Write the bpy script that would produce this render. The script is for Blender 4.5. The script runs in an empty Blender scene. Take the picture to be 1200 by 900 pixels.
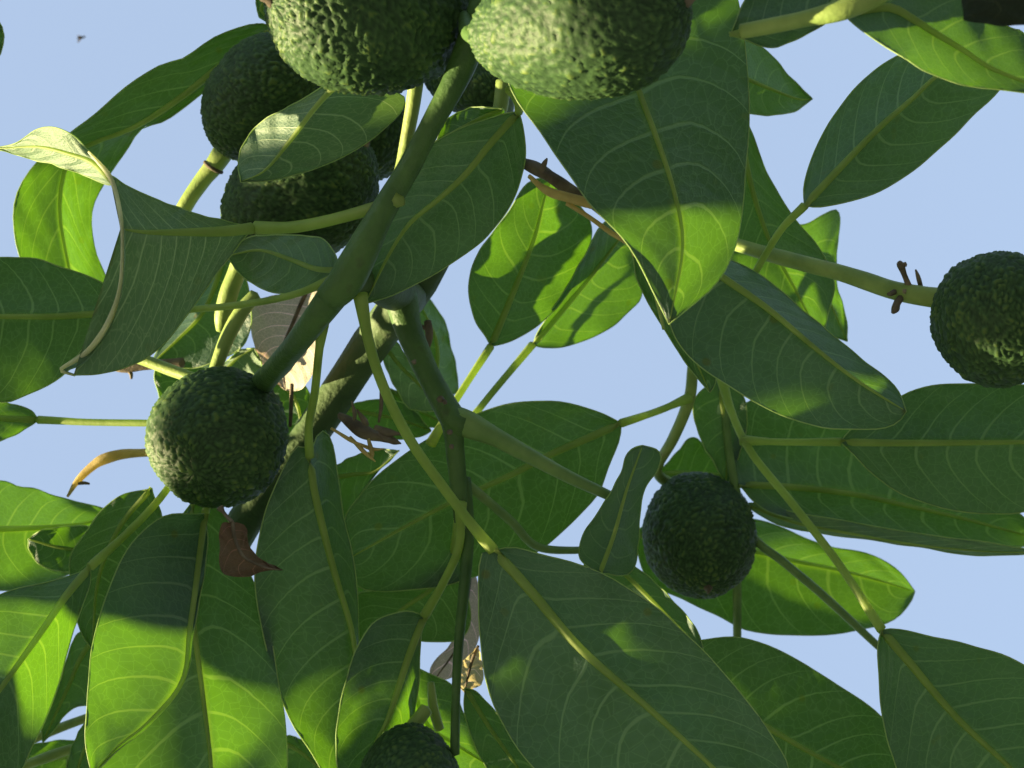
import bpy, bmesh, math, random
from mathutils import Vector, Matrix, noise

random.seed(11)
SHADE_LEAVES = 2700                     # leaves added outside the frame to shade the spray
SC = bpy.context.scene
COL = SC.collection
V = Vector

# ------------------------------------------------------------------ camera
F_PX = 1700.0                      # focal length in photo pixels (1200 wide)
PITCH, ROLL = math.radians(60), math.radians(45)
# world up, written in the camera's own axes (right, up, forward)
w_up = V((-math.sin(ROLL) * math.cos(PITCH), math.cos(ROLL) * math.cos(PITCH), math.sin(PITCH)))
fw = V((0, 0, 1))
hy = (fw - fw.dot(w_up) * w_up).normalized()
hx = -hy.cross(w_up)               # (right, up, forward) is left-handed
def to_world(v):
    return V((v.dot(hx), v.dot(hy), v.dot(w_up)))
CR, CU, CF = to_world(V((1, 0, 0))), to_world(V((0, 1, 0))), to_world(V((0, 0, 1)))
if CR.cross(CU).dot(CF) > 0:       # keep right x up = -forward
    hx = -hx
    CR, CU, CF = to_world(V((1, 0, 0))), to_world(V((0, 1, 0))), to_world(V((0, 0, 1)))
EYE = V((0, 0, 1.5))
cam = bpy.data.cameras.new('camera')
cam.sensor_width = 36
cam.lens = 36 * F_PX / 1200
cam.clip_start = 0.02
cam.clip_end = 2000
cam.dof.use_dof = True
cam.dof.focus_distance = 0.72
cam.dof.aperture_fstop = 15
cam_o = bpy.data.objects.new('camera', cam)
COL.objects.link(cam_o)
m = Matrix.Identity(4)
for i in range(3):
    m[i][0], m[i][1], m[i][2], m[i][3] = CR[i], CU[i], -CF[i], EYE[i]
cam_o.matrix_world = m
SC.camera = cam_o

def P(x, y, d):
    return EYE + CF * d + CR * ((x - 600) / F_PX * d) - CU * ((y - 450) / F_PX * d)

# ------------------------------------------------------------------ light
SUN = to_world(V((-0.92, -0.22, -0.03)).normalized())      # direction towards the sun
SUN_EL = math.asin(SUN.z)
SUN_ROT = math.atan2(SUN.x, SUN.y)
sun = bpy.data.lights.new('sun', 'SUN')
sun.energy = 5.0
sun.angle = math.radians(0.5)
sun.color = (1.0, 0.83, 0.45)
sun_o = bpy.data.objects.new('sun', sun)
COL.objects.link(sun_o)
sun_o.rotation_euler = SUN.to_track_quat('Z', 'Y').to_euler()
sun_o.location = (0, 0, 6)

world = bpy.data.worlds.new('World')
SC.world = world
world.use_nodes = True
nt = world.node_tree
nt.nodes.clear()
sky = nt.nodes.new('ShaderNodeTexSky')
sky.sky_type = 'NISHITA'
sky.sun_disc = False
sky.sun_elevation = SUN_EL
sky.sun_rotation = SUN_ROT
sky.air_density = 1.0
sky.dust_density = 2.0
sky.ozone_density = 1.0
mixs = nt.nodes.new('ShaderNodeMix')
mixs.data_type = 'RGBA'
mixs.inputs[0].default_value = 0.58
mixs.inputs[7].default_value = (3.52, 4.52, 6.22, 1)         # thin even veil of high haze
bg = nt.nodes.new('ShaderNodeBackground')
bg.inputs[1].default_value = 0.050
wo = nt.nodes.new('ShaderNodeOutputWorld')
nt.links.new(sky.outputs[0], mixs.inputs[6])
nt.links.new(mixs.outputs[2], bg.inputs[0])
nt.links.new(bg.outputs[0], wo.inputs[0])

vs = SC.view_settings
vs.view_transform = 'Standard'
vs.look = 'None'
vs.exposure = 1.97
vs.gamma = 1.0
vs.use_curve_mapping = False
SC.cycles.max_bounces = 10
SC.cycles.transmission_bounces = 8

# ------------------------------------------------------------------ materials
def new_mat(name):
    mt = bpy.data.materials.new(name)
    mt.use_nodes = True
    n = mt.node_tree
    n.nodes.clear()
    out = n.nodes.new('ShaderNodeOutputMaterial')
    return mt, n, out

def N(n, typ, **kw):
    o = n.nodes.new(typ)
    for k, v in kw.items():
        setattr(o, k, v)
    return o

def ramp(n, pts):
    r = n.nodes.new('ShaderNodeValToRGB')
    e = r.color_ramp.elements
    while len(e) < len(pts):
        e.new(0.5)
    for el, (p, c) in zip(e, pts):
        el.position = p
        el.color = (*c, 1)
    return r

def leaf_material(name, dark, light, trans, mixf, rough=0.42, spec=0.45, spots=0.0):
    mt, n, out = new_mat(name)
    L = n.links.new
    uv = N(n, 'ShaderNodeTexCoord')
    info = N(n, 'ShaderNodeObjectInfo')
    mp = N(n, 'ShaderNodeMapping')
    mp.inputs['Scale'].default_value = (2.2, 1.0, 1)
    L(uv.outputs['UV'], mp.inputs[0])
    net = N(n, 'ShaderNodeTexVoronoi', feature='DISTANCE_TO_EDGE')
    net.inputs['Scale'].default_value = 17
    L(mp.outputs[0], net.inputs['Vector'])
    net2 = N(n, 'ShaderNodeTexVoronoi', feature='DISTANCE_TO_EDGE')
    net2.inputs['Scale'].default_value = 60
    L(mp.outputs[0], net2.inputs['Vector'])
    nz = N(n, 'ShaderNodeTexNoise')
    nz.inputs['Scale'].default_value = 28
    nz.inputs['Detail'].default_value = 5
    L(uv.outputs['Object'], nz.inputs['Vector'])
    rp = ramp(n, [(0.3, dark), (0.7, light)])
    addv = N(n, 'ShaderNodeMath', operation='MULTIPLY_ADD')
    addv.inputs[1].default_value = 0.55
    L(info.outputs['Random'], addv.inputs[0])
    sub = N(n, 'ShaderNodeMath', operation='SUBTRACT')
    sub.inputs[1].default_value = 0.27
    nz3 = N(n, 'ShaderNodeTexNoise')
    nz3.inputs['Scale'].default_value = 130
    nz3.inputs['Detail'].default_value = 6
    nz3.inputs['Roughness'].default_value = 0.7
    L(uv.outputs['Object'], nz3.inputs['Vector'])
    nadd = N(n, 'ShaderNodeMath', operation='MULTIPLY_ADD')
    nadd.inputs[1].default_value = 0.8
    L(nz3.outputs[0], nadd.inputs[0])
    nsb = N(n, 'ShaderNodeMath', operation='SUBTRACT')
    nsb.inputs[1].default_value = 0.4
    L(nz.outputs[0], nsb.inputs[0])
    L(nsb.outputs[0], nadd.inputs[2])
    L(nadd.outputs[0], sub.inputs[0])
    L(sub.outputs[0], addv.inputs[2])
    L(addv.outputs[0], rp.inputs[0])
    # side veins: a coordinate that is a whole number along each vein, and the distance from midrib to edge
    vc = N(n, 'ShaderNodeAttribute', attribute_name='vein_coord')
    ac = N(n, 'ShaderNodeAttribute', attribute_name='across')
    wob = N(n, 'ShaderNodeTexNoise')
    wob.inputs['Scale'].default_value = 160
    L(uv.outputs['Object'], wob.inputs['Vector'])
    wa = N(n, 'ShaderNodeMath', operation='MULTIPLY_ADD')
    wa.inputs[1].default_value = 0.05
    L(wob.outputs[0], wa.inputs[0])
    L(vc.outputs['Fac'], wa.inputs[2])
    pp = N(n, 'ShaderNodeMath', operation='PINGPONG')
    pp.inputs[1].default_value = 0.5
    L(wa.outputs[0], pp.inputs[0])
    wd = N(n, 'ShaderNodeMath', operation='MULTIPLY_ADD')
    wd.inputs[1].default_value = -0.060
    wd.inputs[2].default_value = 0.076
    L(ac.outputs['Fac'], wd.inputs[0])
    wd2 = N(n, 'ShaderNodeMath', operation='MULTIPLY')
    wd2.inputs[1].default_value = 0.35
    L(wd.outputs[0], wd2.inputs[0])
    vm = N(n, 'ShaderNodeMapRange', interpolation_type='SMOOTHSTEP')
    L(pp.outputs[0], vm.inputs['Value'])
    L(wd.outputs[0], vm.inputs['From Min'])
    L(wd2.outputs[0], vm.inputs['From Max'])
    ok = N(n, 'ShaderNodeMath', operation='LESS_THAN')
    ok.inputs[1].default_value = 1.2
    L(ac.outputs['Fac'], ok.inputs[0])
    vmask = N(n, 'ShaderNodeMath', operation='MULTIPLY')
    L(vm.outputs[0], vmask.inputs[0])
    L(ok.outputs[0], vmask.inputs[1])
    # fine net of veins, a little paler
    vr = ramp(n, [(0.0, (1, 1, 1)), (0.06, (0, 0, 0))])
    L(net.outputs['Distance'], vr.inputs[0])
    mx = N(n, 'ShaderNodeMix', data_type='RGBA')
    mul = N(n, 'ShaderNodeMath', operation='MULTIPLY')
    mul.inputs[1].default_value = 0.30
    L(vr.outputs[0], mul.inputs[0])
    vmx = N(n, 'ShaderNodeMath', operation='MAXIMUM')
    vml = N(n, 'ShaderNodeMath', operation='MULTIPLY')
    vml.inputs[1].default_value = 0.62
    L(vmask.outputs[0], vml.inputs[0])
    L(vml.outputs[0], vmx.inputs[0])
    L(mul.outputs[0], vmx.inputs[1])
    L(vmx.outputs[0], mx.inputs[0])
    L(rp.outputs[0], mx.inputs[6])
    mx.inputs[7].default_value = (light[0] * 2.6, light[1] * 2.1, light[2] * 1.9, 1)
    base = mx.outputs[2]
    if spots:
        sp = N(n, 'ShaderNodeTexNoise')
        sp.inputs['Scale'].default_value = 75
        L(uv.outputs['Object'], sp.inputs['Vector'])
        sr = ramp(n, [(0.70, (0, 0, 0)), (0.76, (1, 1, 1))])
        L(sp.outputs[0], sr.inputs[0])
        m2 = N(n, 'ShaderNodeMix', data_type='RGBA')
        ml = N(n, 'ShaderNodeMath', operation='MULTIPLY')
        ml.inputs[1].default_value = spots
        L(sr.outputs[0], ml.inputs[0])
        L(ml.outputs[0], m2.inputs[0])
        L(base, m2.inputs[6])
        m2.inputs[7].default_value = (0.10, 0.085, 0.03, 1)
        base = m2.outputs[2]
        sx = N(n, 'ShaderNodeSeparateXYZ')
        L(uv.outputs['UV'], sx.inputs[0])
        tn = N(n, 'ShaderNodeTexNoise')
        tn.inputs['Scale'].default_value = 55
        L(uv.outputs['Object'], tn.inputs['Vector'])
        ta = N(n, 'ShaderNodeMath', operation='MULTIPLY_ADD')
        ta.inputs[1].default_value = 0.09
        L(tn.outputs[0], ta.inputs[0])
        L(sx.outputs[0], ta.inputs[2])
        tr_ = ramp(n, [(0.985, (0, 0, 0)), (1.0, (1, 1, 1))])
        ts = N(n, 'ShaderNodeMath', operation='SUBTRACT')
        ts.inputs[1].default_value = 0.045
        L(ta.outputs[0], ts.inputs[0])
        L(ts.outputs[0], tr_.inputs[0])
        sp2 = N(n, 'ShaderNodeTexVoronoi')
        sp2.inputs['Scale'].default_value = 34
        L(uv.outputs['Object'], sp2.inputs['Vector'])
        sr2 = ramp(n, [(0.06, (1, 1, 1)), (0.10, (0, 0, 0))])
        L(sp2.outputs['Distance'], sr2.inputs[0])
        m3m = N(n, 'ShaderNodeMath', operation='MAXIMUM')
        L(tr_.outputs[0], m3m.inputs[0])
        L(sr2.outputs[0], m3m.inputs[1])
        m3 = N(n, 'ShaderNodeMix', data_type='RGBA')
        m3k = N(n, 'ShaderNodeMath', operation='MULTIPLY')
        m3k.inputs[1].default_value = 0.75
        L(m3m.outputs[0], m3k.inputs[0])
        L(m3k.outputs[0], m3.inputs[0])
        L(base, m3.inputs[6])
        m3.inputs[7].default_value = (0.085, 0.055, 0.025, 1)
        base = m3.outputs[2]
    bh = N(n, 'ShaderNodeMath', operation='MULTIPLY_ADD')
    bh.inputs[1].default_value = 0.5
    L(net2.outputs['Distance'], bh.inputs[0])
    L(net.outputs['Distance'], bh.inputs[2])
    bh2 = N(n, 'ShaderNodeMath', operation='MULTIPLY_ADD')
    bh2.inputs[1].default_value = 0.9
    L(vmask.outputs[0], bh2.inputs[0])
    L(bh.outputs[0], bh2.inputs[2])
    pil = N(n, 'ShaderNodeMath', operation='MULTIPLY_ADD')
    pil.inputs[1].default_value = 2.2
    L(pp.outputs[0], pil.inputs[0])
    L(bh2.outputs[0], pil.inputs[2])
    bump = N(n, 'ShaderNodeBump')
    bump.inputs['Strength'].default_value = 0.30
    bump.inputs['Distance'].default_value = 0.002
    L(pil.outputs[0], bump.inputs['Height'])
    pr = N(n, 'ShaderNodeBsdfPrincipled')
    L(base, pr.inputs['Base Color'])
    rr = N(n, 'ShaderNodeMapRange')
    rr.inputs['To Min'].default_value = rough - 0.06
    rr.inputs['To Max'].default_value = rough + 0.12
    L(nz.outputs[0], rr.inputs[0])
    L(rr.outputs[0], pr.inputs['Roughness'])
    pr.inputs['Specular IOR Level'].default_value = spec
    L(bump.outputs[0], pr.inputs['Normal'])
    tr = N(n, 'ShaderNodeBsdfTranslucent')
    tm = N(n, 'ShaderNodeMix', data_type='RGBA', blend_type='MULTIPLY')
    tm.inputs[0].default_value = 0.6
    tr2 = ramp(n, [(0.0, (1.25, 1.2, 1.6)), (0.05, (1, 1, 1)), (0.5, (0.85, 0.88, 0.8))])
    L(net.outputs['Distance'], tr2.inputs[0])
    tm.inputs[6].default_value = (*trans, 1)
    L(tr2.outputs[0], tm.inputs[7])
    tv = N(n, 'ShaderNodeMix', data_type='RGBA')
    mz = N(n, 'ShaderNodeMapRange', interpolation_type='SMOOTHSTEP')
    mz.inputs['From Min'].default_value = 0.085
    mz.inputs['From Max'].default_value = 0.03
    L(ac.outputs['Fac'], mz.inputs['Value'])
    tmx = N(n, 'ShaderNodeMath', operation='MAXIMUM')
    L(vmask.outputs[0], tmx.inputs[0])
    L(mz.outputs[0], tmx.inputs[1])
    tvm = N(n, 'ShaderNodeMath', operation='MULTIPLY')
    tvm.inputs[1].default_value = 0.75
    L(tmx.outputs[0], tvm.inputs[0])
    L(tvm.outputs[0], tv.inputs[0])
    L(tm.outputs[2], tv.inputs[6])
    tv.inputs[7].default_value = (min(1, trans[0] * 1.9), min(1, trans[1] * 1.45), trans[2] * 3, 1)
    L(tv.outputs[2], tr.inputs[0])
    ms = N(n, 'ShaderNodeMixShader')
    ms.inputs[0].default_value = mixf
    L(pr.outputs[0], ms.inputs[1])
    L(tr.outputs[0], ms.inputs[2])
    L(ms.outputs[0], out.inputs[0])
    return mt

def stem_material(name, c1, c2, c3=None, rough=0.5, scale=60, bumpd=0.0006, trans=0.0):
    mt, n, out = new_mat(name)
    L = n.links.new
    tc = N(n, 'ShaderNodeTexCoord')
    nz = N(n, 'ShaderNodeTexNoise')
    nz.inputs['Scale'].default_value = scale
    nz.inputs['Detail'].default_value = 6
    L(tc.outputs['Object'], nz.inputs['Vector'])
    pts = [(0.32, c1), (0.62, c2)]
    if c3:
        pts.append((0.74, c3))
    rp = ramp(n, pts)
    L(nz.outputs[0], rp.inputs[0])
    nz2 = N(n, 'ShaderNodeTexNoise')
    nz2.inputs['Scale'].default_value = scale * 7
    nz2.inputs['Detail'].default_value = 4
    L(tc.outputs['Object'], nz2.inputs['Vector'])
    bump = N(n, 'ShaderNodeBump')
    bump.inputs['Strength'].default_value = 0.5
    bump.inputs['Distance'].default_value = bumpd
    L(nz2.outputs[0], bump.inputs['Height'])
    pr = N(n, 'ShaderNodeBsdfPrincipled')
    pr.inputs['Roughness'].default_value = rough
    pr.inputs['Specular IOR Level'].default_value = 0.35
    L(rp.outputs[0], pr.inputs['Base Color'])
    L(bump.outputs[0], pr.inputs['Normal'])
    if trans:
        tr = N(n, 'ShaderNodeBsdfTranslucent')
        tcol = N(n, 'ShaderNodeMix', data_type='RGBA', blend_type='MULTIPLY')
        tcol.inputs[0].default_value = 1.0
        tcol.inputs[7].default_value = (2.0, 2.1, 1.3, 1)
        L(rp.outputs[0], tcol.inputs[6])
        L(tcol.outputs[2], tr.inputs[0])
        ms = N(n, 'ShaderNodeMixShader')
        ms.inputs[0].default_value = trans
        L(pr.outputs[0], ms.inputs[1])
        L(tr.outputs[0], ms.inputs[2])
        L(ms.outputs[0], out.inputs[0])
    else:
        L(pr.outputs[0], out.inputs[0])
    return mt

def skin_material():
    mt, n, out = new_mat('avocado_skin')
    L = n.links.new
    tc = N(n, 'ShaderNodeTexCoord')
    at = N(n, 'ShaderNodeAttribute', attribute_name='bump_height')
    nz = N(n, 'ShaderNodeTexNoise')
    nz.inputs['Scale'].default_value = 45
    nz.inputs['Detail'].default_value = 5
    L(tc.outputs['Object'], nz.inputs['Vector'])
    rp = ramp(n, [(0.05, (0.012, 0.030, 0.014)), (0.48, (0.050, 0.102, 0.036)), (1.0, (0.165, 0.215, 0.038))])
    ad = N(n, 'ShaderNodeMath', operation='MULTIPLY_ADD')
    ad.inputs[1].default_value = 0.62
    L(at.outputs['Fac'], ad.inputs[0])
    sb = N(n, 'ShaderNodeMath', operation='MULTIPLY_ADD')
    sb.inputs[1].default_value = 0.35
    sb.inputs[2].default_value = -0.08
    L(nz.outputs[0], sb.inputs[0])
    L(sb.outputs[0], ad.inputs[2])
    L(ad.outputs[0], rp.inputs[0])
    vo = N(n, 'ShaderNodeTexVoronoi')
    vo.inputs['Scale'].default_value = 420
    L(tc.outputs['Object'], vo.inputs['Vector'])
    sp = ramp(n, [(0.10, (1, 1, 1)), (0.2, (0, 0, 0))])
    L(vo.outputs['Distance'], sp.inputs[0])
    mx = N(n, 'ShaderNodeMix', data_type='RGBA')
    ml = N(n, 'ShaderNodeMath', operation='MULTIPLY')
    ml.inputs[1].default_value = 0.07
    L(sp.outputs[0], ml.inputs[0])
    L(ml.outputs[0], mx.inputs[0])
    L(rp.outputs[0], mx.inputs[6])
    mx.inputs[7].default_value = (0.16, 0.20, 0.09, 1)
    n2 = N(n, 'ShaderNodeTexNoise')
    n2.inputs['Scale'].default_value = 520
    n2.inputs['Detail'].default_value = 4
    L(tc.outputs['Object'], n2.inputs['Vector'])
    bump = N(n, 'ShaderNodeBump')
    bump.inputs['Strength'].default_value = 0.6
    bump.inputs['Distance'].default_value = 0.0005
    L(n2.outputs[0], bump.inputs['Height'])
    pr = N(n, 'ShaderNodeBsdfPrincipled')
    L(mx.outputs[2], pr.inputs['Base Color'])
    pr.inputs['Roughness'].default_value = 0.55
    pr.inputs['Specular IOR Level'].default_value = 0.24
    L(bump.outputs[0], pr.inputs['Normal'])
    L(pr.outputs[0], out.inputs[0])
    return mt

M = {}
M['leaf'] = leaf_material('leaf_green', (0.030, 0.060, 0.058), (0.062, 0.112, 0.100), (0.170, 0.43, 0.008), 0.25, spec=0.55, spots=0.35)
M['leaf_pale'] = leaf_material('leaf_pale_face', (0.095, 0.165, 0.115), (0.15, 0.235, 0.155), (0.22, 0.42, 0.07), 0.25, rough=0.5, spots=0.3)
M['leaf_dark'] = leaf_material('leaf_shade_dark', (0.010, 0.016, 0.010), (0.016, 0.024, 0.014), (0.06, 0.10, 0.02), 0.04, rough=0.6, spec=0.2)  # near-black: the corner leaf's shade is put into its colour
M['rolled'] = stem_material('rolled_leaf_edge', (0.48, 0.48, 0.34), (0.62, 0.60, 0.45), scale=80, rough=0.55, trans=0.3)
M['dead_grey'] = leaf_material('dead_leaf_grey', (0.42, 0.40, 0.35), (0.58, 0.54, 0.47), (0.45, 0.33, 0.22), 0.35, rough=0.75, spec=0.15, spots=0.5)
M['dead_rust'] = leaf_material('dead_leaf_rust', (0.10, 0.066, 0.050), (0.18, 0.115, 0.085), (0.18, 0.10, 0.065), 0.3, rough=0.7, spec=0.2, spots=0.3)
M['dead_straw'] = leaf_material('dead_leaf_straw', (0.42, 0.38, 0.20), (0.58, 0.52, 0.28), (0.6, 0.5, 0.25), 0.45, rough=0.7, spec=0.2, spots=0.2)
M['rib'] = stem_material('leaf_rib', (0.26, 0.33, 0.11), (0.34, 0.41, 0.155), scale=45, trans=0.5)
M['vein'] = stem_material('leaf_vein', (0.30, 0.40, 0.19), (0.38, 0.48, 0.24), scale=60, trans=0.4)
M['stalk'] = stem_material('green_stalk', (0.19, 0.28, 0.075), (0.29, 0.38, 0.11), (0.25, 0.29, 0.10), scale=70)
M['twig'] = stem_material('green_twig', (0.042, 0.095, 0.028), (0.074, 0.146, 0.040), (0.055, 0.080, 0.03), scale=55, bumpd=0.0012)
M['bark'] = stem_material('bark', (0.075, 0.085, 0.045), (0.15, 0.15, 0.085), (0.20, 0.19, 0.13), scale=38, bumpd=0.0025, rough=0.75)
M['petiole_green'] = stem_material('green_petiole', (0.12, 0.21, 0.065), (0.18, 0.28, 0.09), (0.16, 0.20, 0.07), scale=70)
M['limb_bark'] = stem_material('smooth_limb_bark', (0.046, 0.086, 0.034), (0.080, 0.130, 0.050), (0.12, 0.15, 0.08), scale=42, bumpd=0.0018, rough=0.65)
M['dry_twig'] = stem_material('dry_twig', (0.075, 0.055, 0.045), (0.19, 0.15, 0.115), (0.32, 0.26, 0.19), scale=90, rough=0.8)
M['straw'] = stem_material('straw_stalk', (0.42, 0.32, 0.16), (0.55, 0.44, 0.24), (0.35, 0.24, 0.12), scale=90, rough=0.8, trans=0.4)
M['skin'] = skin_material()

# ------------------------------------------------------------------ geometry helpers
def spline(pts, n):
    """n points spaced evenly along a Catmull-Rom curve through pts (tuples of any length)."""
    pts = [tuple(map(float, p)) for p in pts]
    k = len(pts[0])
    if len(pts) == 1:
        return [pts[0]] * n
    ext = [tuple(2 * a - b for a, b in zip(pts[0], pts[1]))] + pts + [tuple(2 * a - b for a, b in zip(pts[-1], pts[-2]))]
    dense = []
    for i in range(1, len(ext) - 2):
        p0, p1, p2, p3 = ext[i - 1:i + 3]
        for j in range(14):
            t = j / 14
            dense.append(tuple(0.5 * (2 * p1[c] + (p2[c] - p0[c]) * t + (2 * p0[c] - 5 * p1[c] + 4 * p2[c] - p3[c]) * t * t
                                      + (3 * p1[c] - p0[c] - 3 * p2[c] + p3[c]) * t ** 3) for c in range(k)))
    dense.append(pts[-1])
    acc = [0.0]
    for a, b in zip(dense, dense[1:]):
        acc.append(acc[-1] + math.dist(a[:2], b[:2]) + 1e-9)
    out, j = [], 0
    for i in range(n):
        s = acc[-1] * i / (n - 1)
        while j < len(acc) - 2 and acc[j + 1] < s:
            j += 1
        t = (s - acc[j]) / (acc[j + 1] - acc[j])
        out.append(tuple(a + (b - a) * t for a, b in zip(dense[j], dense[j + 1])))
    return out

def mesh_obj(name, verts, faces, mat, parent=None, uvs=None, smooth=True):
    me = bpy.data.meshes.new(name)
    me.from_pydata([tuple(v) for v in verts], [], faces)
    if smooth:
        me.polygons.foreach_set('use_smooth', [True] * len(me.polygons))
    if uvs:
        ul = me.uv_layers.new(name='UVMap')
        for lp in me.loops:
            ul.data[lp.index].uv = uvs[lp.vertex_index]
    me.materials.append(mat)
    me.update()
    o = bpy.data.objects.new(name, me)
    COL.objects.link(o)
    if parent is not None:
        o.parent = parent
        o.matrix_parent_inverse = parent.matrix_world.inverted()
    return o

def tube_geo(pts, rads, seg=8, verts=None, faces=None, wob=0.0):
    """Tube through 3D pts with a radius each, appended to verts/faces."""
    verts = [] if verts is None else verts
    faces = [] if faces is None else faces
    n = len(pts)
    tang = [(pts[min(i + 1, n - 1)] - pts[max(i - 1, 0)]).normalized() for i in range(n)]
    up = V((0, 0, 1)) if abs(tang[0].z) < 0.9 else V((1, 0, 0))
    a = tang[0].cross(up).normalized()
    b0 = len(verts)
    for i in range(n):
        a = (a - tang[i] * a.dot(tang[i])).normalized()
        b = tang[i].cross(a)
        for k in range(seg):
            an = 2 * math.pi * k / seg
            r = rads[i]
            if wob:
                r *= 1 + wob * noise.noise(pts[i] * 60 + V((math.cos(an), math.sin(an), 0)) * 0.9)
            verts.append(pts[i] + (a * math.cos(an) + b * math.sin(an)) * r)
    for i in range(n - 1):
        for k in range(seg):
            p, q = b0 + i * seg + k, b0 + i * seg + (k + 1) % seg
            faces.append((p, q, q + seg, p + seg))
    for i, sgn in ((0, -1), (n - 1, 1)):
        c = len(verts)
        verts.append(pts[i] + tang[i] * rads[i] * 0.35 * sgn)
        for k in range(seg):
            p, q = b0 + i * seg + k, b0 + i * seg + (k + 1) % seg
            faces.append((c, q, p) if sgn < 0 else (c, p, q))
    return verts, faces

def stem(name, pts, mat, parent, seg=12, n=None, wob=0.06, label=None):
    """pts: (x, y, depth, radius in photo pixels)."""
    n = n or max(8, 6 * len(pts))
    s = spline(pts, n)
    p3 = [P(x, y, d) for x, y, d, r in s]
    rr = [max(0.25, r) * d / F_PX for x, y, d, r in s]
    v, f = tube_geo(p3, rr, seg, wob=wob)
    o = mesh_obj(name, v, f, M[mat], parent)
    if label:
        o['label'] = label
    return o

# ------------------------------------------------------------------ the tree itself
BASE = EYE + CF * 0.75
trunk_xy = V((EYE.x + hy.x * 0, 0, 0))
down = -CU
tree = bpy.data.objects.new('avocado_tree', None)
COL.objects.link(tree)
tree.location = (-0.55, 1.75, 0)
tree['label'] = 'avocado tree with large glossy leaves on green stalks seen from below against the sky'
tree['category'] = 'tree'
bpy.context.view_layer.update()

class Leaf:
    count = 0

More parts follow.
